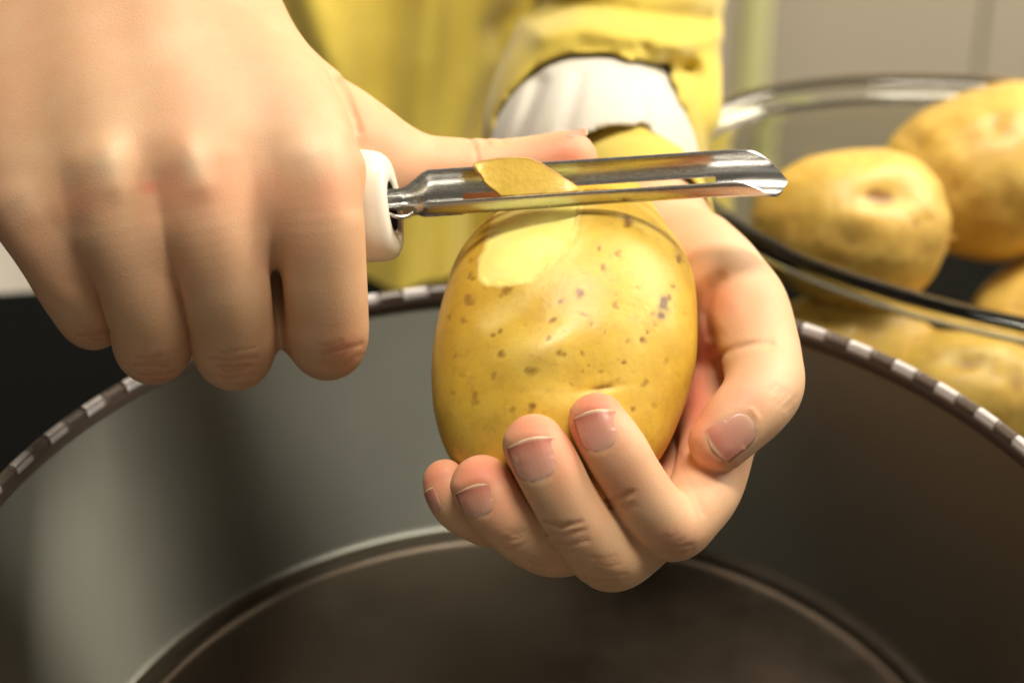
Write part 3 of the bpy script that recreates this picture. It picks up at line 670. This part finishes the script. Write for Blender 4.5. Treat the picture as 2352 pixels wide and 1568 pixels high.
crease = paintline(v, n, [([(782, 185), (800, 225), (812, 262)], 9, .35), ([(310, 838), (345, 836), (385, 840)], 4, .35), ([(480, 822), (535, 826), (590, 820)], 4, .3), ([(500, 840), (540, 840), (575, 838)], 4, .4), ([(742, 812), (775, 805), (830, 790)], 4, .4), ([(175, 768), (210, 770), (250, 762)], 4, .35), ([(1080, 320), (1092, 345)], 5, .25)]+WL)
fist = mobj('hand', v, q, SKIN, man, attrs={'blush': blush, 'pale': pale, 'crease': crease})
fist['label'] = 'right hand closed in a fist round the peeler handle, thumb stretched out'
make_nail(B, fist, (1350, 303), (1292, 312), 9, z0=0)

# --- hand holding the potato (right of the photo)
ix = J((1652, 1000, -2.1, 88), (1625, 1110, -.7, 84), (1585, 1172, 0., 81), (1542, 1210, .4, 80), (1492, 1165, .75, 77), (1450, 1098, 1.0, 74), (1418, 1042, 1.12, 74), (1392, 1000, 1.1, 71), (1371, 966, 1.0, 65))
md = J((1590, 1060, -3.2, 90), (1520, 1170, -1.2, 84), (1460, 1245, -.1, 80), (1400, 1280, .5, 79), (1345, 1222, .95, 78), (1298, 1150, 1.2, 75), (1265, 1088, 1.3, 76), (1242, 1045, 1.25, 75), (1227, 1022, 1.15, 72))
rg = J((1500, 1090, -3.8, 88), (1400, 1180, -1.8, 80), (1330, 1238, -.3, 74), (1268, 1254, .2, 71), (1210, 1230, .55, 69), (1165, 1190, .72, 70), (1130, 1150, .72, 72), (1107, 1116, .6, 72))
pk = J((1400, 1090, -4.2, 80), (1260, 1165, -2.8, 62), (1150, 1205, -1.2, 53), (1092, 1195, -.55, 50), (1050, 1168, -.3, 51), (1030, 1135, -.25, 53), (1022, 1105, -.3, 51))
th = J((1602, 590, -4.6, 100), (1662, 652, -3.6, 104), (1708, 704, -2.9, 102), (1738, 775, -2.05, 94), (1752, 835, -1.45, 92), (1755, 885, -.95, 92), (1730, 930, -.5, 86), (1690, 972, -.2, 80), (1652, 1014, -.05, 71))
palm = [J((1640, 1000, -2.5, 80), (1630, 880, -3.9, 80), (1610, 640, -5.0, 110)), J((1590, 1060, -3.3, 88), (1590, 860, -4.9, 95), (1540, 600, -5.6, 110)), J((1500, 1090, -3.9, 85), (1510, 860, -5.7, 95), (1480, 600, -5.9, 110)),
        J((1400, 1090, -4.3, 80), (1440, 860, -5.9, 90), (1430, 600, -5.8, 105))]
ext = [J((1492, 540, -5.9, 106), (1560, 616, -4.9, 114), (1632, 682, -3.9, 112)), J((1490, 640, -5.8, 130), (1515, 545, -6.4, 112), (1495, 520, -8.0, 113), (1465, 480, -11, 115), (1440, 440, -14, 115)),
       J((1640, 640, -4.2, 85), (1655, 730, -3.7, 80), (1668, 790, -3.2, 70))]
clip = (np.array([-2.6, -6.2, -60]), np.array([7.5, 5.5, -42.5]))
B = build_hand([ix, md, rg, pk, th], palm, ext, clip, [.4, .35, .35, .3, .45], .6)
NAILS = [((1362, 941), (1383, 1040), 50), ((1216, 1005), (1241, 1108), 57), ((1086, 1114), (1106, 1190), 44), ((1637, 1033), (1733, 962), 47)]
for t_, b_, hw in NAILS:                            # flat nail beds with raised folds round them
    t_, b_ = np.array(t_, float), np.array(b_, float); ax = (b_-t_)/np.linalg.norm(b_-t_); sd = np.array([-ax[1], ax[0]])
    B.carve([t_+ax*10, b_-ax*hw*.7], .030, hw*.62)
    fold = [t_+ax*12+sd*hw*1.10, t_+ax*45+sd*hw*1.12, b_-ax*hw*.3+sd*hw*.9, b_+ax*4+sd*hw*.45, b_+ax*7, b_+ax*4-sd*hw*.45, b_-ax*hw*.3-sd*hw*.9, t_+ax*45-sd*hw*1.12, t_+ax*12-sd*hw*1.10]
    B.carve(fold, -.006, 9); B.carve([t_-sd*hw*.8-ax*8, t_-ax*10, t_+sd*hw*.8-ax*8], -.035, 16)
for poly, amp, wd in [([(1250, 1195), (1290, 1210), (1335, 1198)], .026, 5), ([(1262, 1222), (1300, 1228), (1345, 1215)], .014, 5), ([(1270, 1248), (1310, 1252), (1350, 1242)], .012, 5),
                      ([(1395, 1150), (1428, 1140), (1455, 1128)], .018, 5), ([(1400, 1165), (1440, 1160)], .012, 5), ([(1150, 1240), (1190, 1225), (1225, 1215)], .010, 5),
                      ([(1490, 1270), (1540, 1276), (1590, 1262)], .012, 5), ([(1340, 1340), (1390, 1342), (1440, 1330)], .012, 5),
                      ([(1640, 832), (1660, 812), (1690, 798), (1730, 790), (1770, 788)], .05, 9), ([(1632, 770), (1622, 720), (1640, 660), (1655, 640)], .06, 13), ([(1660, 740), (1680, 700)], -.04, 26), ([(1560, 1045), (1600, 1090), (1640, 1110)], .014, 6),
                      ([(1735, 985), (1742, 960), (1728, 940)], -.02, 6), ([(1560, 1060), (1600, 1140), (1615, 1180)], .012, 7)]:
    B.carve(poly, amp, wd)
WL2 = wrinkles(B, [(1302, 1230, 58, 36, .02, 9), (1392, 1310, 62, 38, .05, 9), (1432, 1150, 40, 24, -.3, 6), (1540, 1250, 60, 26, -.05, 7), (1190, 1235, 46, 26, -.25, 6), (1245, 1290, 46, 20, .1, 5), (1800, 915, 30, 40, -.7, 7)], 9)
v, q, n = B.mesh(1)
blush = paint(v, n, [(1365, 925, 75, .75, 50), (1222, 975, 80, .62, 45), (1100, 1085, 80, .75, 55), (1000, 1085, 50, .6, 60), (1405, 1010, 60, .3, 60), (1310, 1010, 40, .55, 80), (1430, 1090, 70, .25, 70), (1140, 1150, 60, .4, 60), (1285, 1070, 30, .35, 60),
                     (1640, 680, 75, .55, 80), (1560, 600, 90, .25, 90), (1720, 690, 90, .25, 60), (1605, 960, 45, .55, 90), (1640, 1060, 60, .45, 40), (1720, 915, 45, .42, 35), (1700, 870, 70, .15, 60), (1560, 1060, 60, .35, 50), (1560, 1240, 70, .2, 45), (1610, 800, 30, .75, 90), (1600, 900, 40, .8, 120), (1255, 1300, 80, .12, 30)])
pale = paint(v, n, [(1710, 590, 90, .35, 60), (1790, 880, 40, .35, 60), (1250, 1195, 60, .12, 40)])  # paler palm, and the lit side of the thumb painted in
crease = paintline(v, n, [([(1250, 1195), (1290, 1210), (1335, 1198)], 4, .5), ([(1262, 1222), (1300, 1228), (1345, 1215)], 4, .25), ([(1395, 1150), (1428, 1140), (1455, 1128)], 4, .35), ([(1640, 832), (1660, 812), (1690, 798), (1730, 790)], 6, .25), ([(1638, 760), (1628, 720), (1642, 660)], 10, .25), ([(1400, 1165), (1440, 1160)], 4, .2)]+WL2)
hold = mobj('hand', v, q, SKIN, man, attrs={'blush': blush, 'pale': pale, 'crease': crease})
hold['label'] = 'left hand cupping the potato from below, fingernails to the camera'
for t_, b_, hw in NAILS: make_nail(B, hold, t_, b_, hw)
make_nail(B, hold, (984, 1122), (1008, 1178), 15)

# --- shirt: torso and the bunched sleeve, one skin of cloth
def cloth(name, mat, chains, holes, folds, lo, hi, h, k=1.2, th=None):
    V = Vol(np.array(lo), np.array(hi), h); D = V.layer()
    for c, kk in chains: V.chain(D, c, 4, kk)
    for c in holes:
        L = V.layer(); V.chain(L, c, 4); D = np.maximum(D, -L)
    Bc = Body(D, V)
    for poly, amp, wd, zr in folds:
        pp = np.asarray(poly, float); c = np.concatenate([P(pp[:, 0], pp[:, 1], z) for z in zr]); X, Y, Z = V.xyz((slice(None),)*3)
        d = -Z; qx = 1176+FPX*X/d; qy = 784-FPX*Y/d
        q_ = np.exp(-(polydist(qx+0*Y, qy+0*X, pp)/wd)**2)*((d > FOCUS-zr[1]) & (d < FOCUS-zr[0])); D += (amp*q_*(np.abs(D) < 1.5)).astype(np.float32)
    v, q, n = Bc.mesh(2); return mobj(name, v, q, mat, man)
def C(*rows): return np.array([[*P(a, b, z), r] for a, b, z, r in rows])
cloth('shirt', YEL,
      [(C((980, -900, -38, 9.5), (990, 250, -37, 9.3), (1000, 900, -36.5, 8.6)), 2.0),
       (C((760, -500, -34, 6), (760, 600, -33, 6)), 3.0)], [],
      [([(1240, -200), (1202, 15), (1152, 80), (1182, 145), (1137, 240), (1100, 330), (1080, 700)], 1.0, 36, (-40, -16)), ([(930, -250), (870, 150), (850, 300), (800, 440), (760, 800)], .7, 60, (-40, -16)),
       ([(1000, -200), (985, 60), (965, 300), (930, 580), (900, 900)], -.7, 50, (-40, -16)), ([(1120, -200), (1090, 100), (1050, 350), (1020, 800)], -.4, 40, (-40, -16)), ([(560, -200), (700, 200), (760, 400)], .5, 45, (-40, -16)), ([(640, -200), (790, 220), (840, 320)], -.5, 45, (-40, -16))],
      (-13, -10, -100), (8, 22, -64), .2)
cloth('sleeve', YEL,
      [(C((1600, -760, -33, 3.4), (1500, -300, -24, 2.9), (1432, 40, -17.5, 2.5), (1385, 230, -14.0, 2.6), (1362, 350, -11.6, 2.66)), .6), (C((1560, 120, -14.5, .9), (1590, 200, -12.8, .55), (1612, 280, -11.5, .28)), .5)],
      [C((1362, 335, -12.8, 2.40), (1362, 375, -9.4, 2.50), (1362, 420, -6, 2.55))],
      [([(1535, 150), (1590, 165)], .4, 24, (-24, -9)), ([(1245, 85), (1330, 62), (1450, 80), (1560, 100), (1640, 80)], -.25, 26, (-26, -9)), ([(1230, 20), (1330, 8), (1480, 38), (1620, 50)], .3, 24, (-26, -9)),
       ([(1150, 270), (1230, 160), (1340, 108), (1450, 122), (1545, 200)], .10, 13, (-24, -9)), ([(1300, -40), (1420, -50), (1600, -20)], -.25, 30, (-28, -9)), ([(1480, 110), (1540, 210)], .15, 14, (-20, -9))],
      (-3.2, -2, -76), (9, 15, -52), .11)
cloth('undershirt_cuff', WHT, [(C((1375, 240, -15.5, 2.3), (1362, 350, -12.0, 2.50), (1364, 400, -10.2, 2.42)), .3)], [C((1412, 428, -9.5, 1.58), (1425, 475, -7.2, 1.7))],
      [([(1240, 190), (1200, 290), (1180, 340)], .16, 18, (-20, -6)), ([(1330, 180), (1300, 300)], .08, 20, (-20, -6)), ([(1470, 200), (1480, 290)], .12, 16, (-20, -6))], (-3.2, -1.5, -62), (7, 9, -52), .08)
cloth('inner_cuff', YEL, [(C((1385, 380, -13.5, 1.75), (1415, 425, -10.2, 1.72), (1490, 505, -7.6, 1.5)), .3)], [C((1480, 490, -8.6, 1.30), (1510, 540, -6.2, 1.45))],
      [([(1290, 330), (1450, 310), (1550, 330)], .05, 14, (-20, -6))], (-2, -1, -61), (7, 7, -50.5), .07)
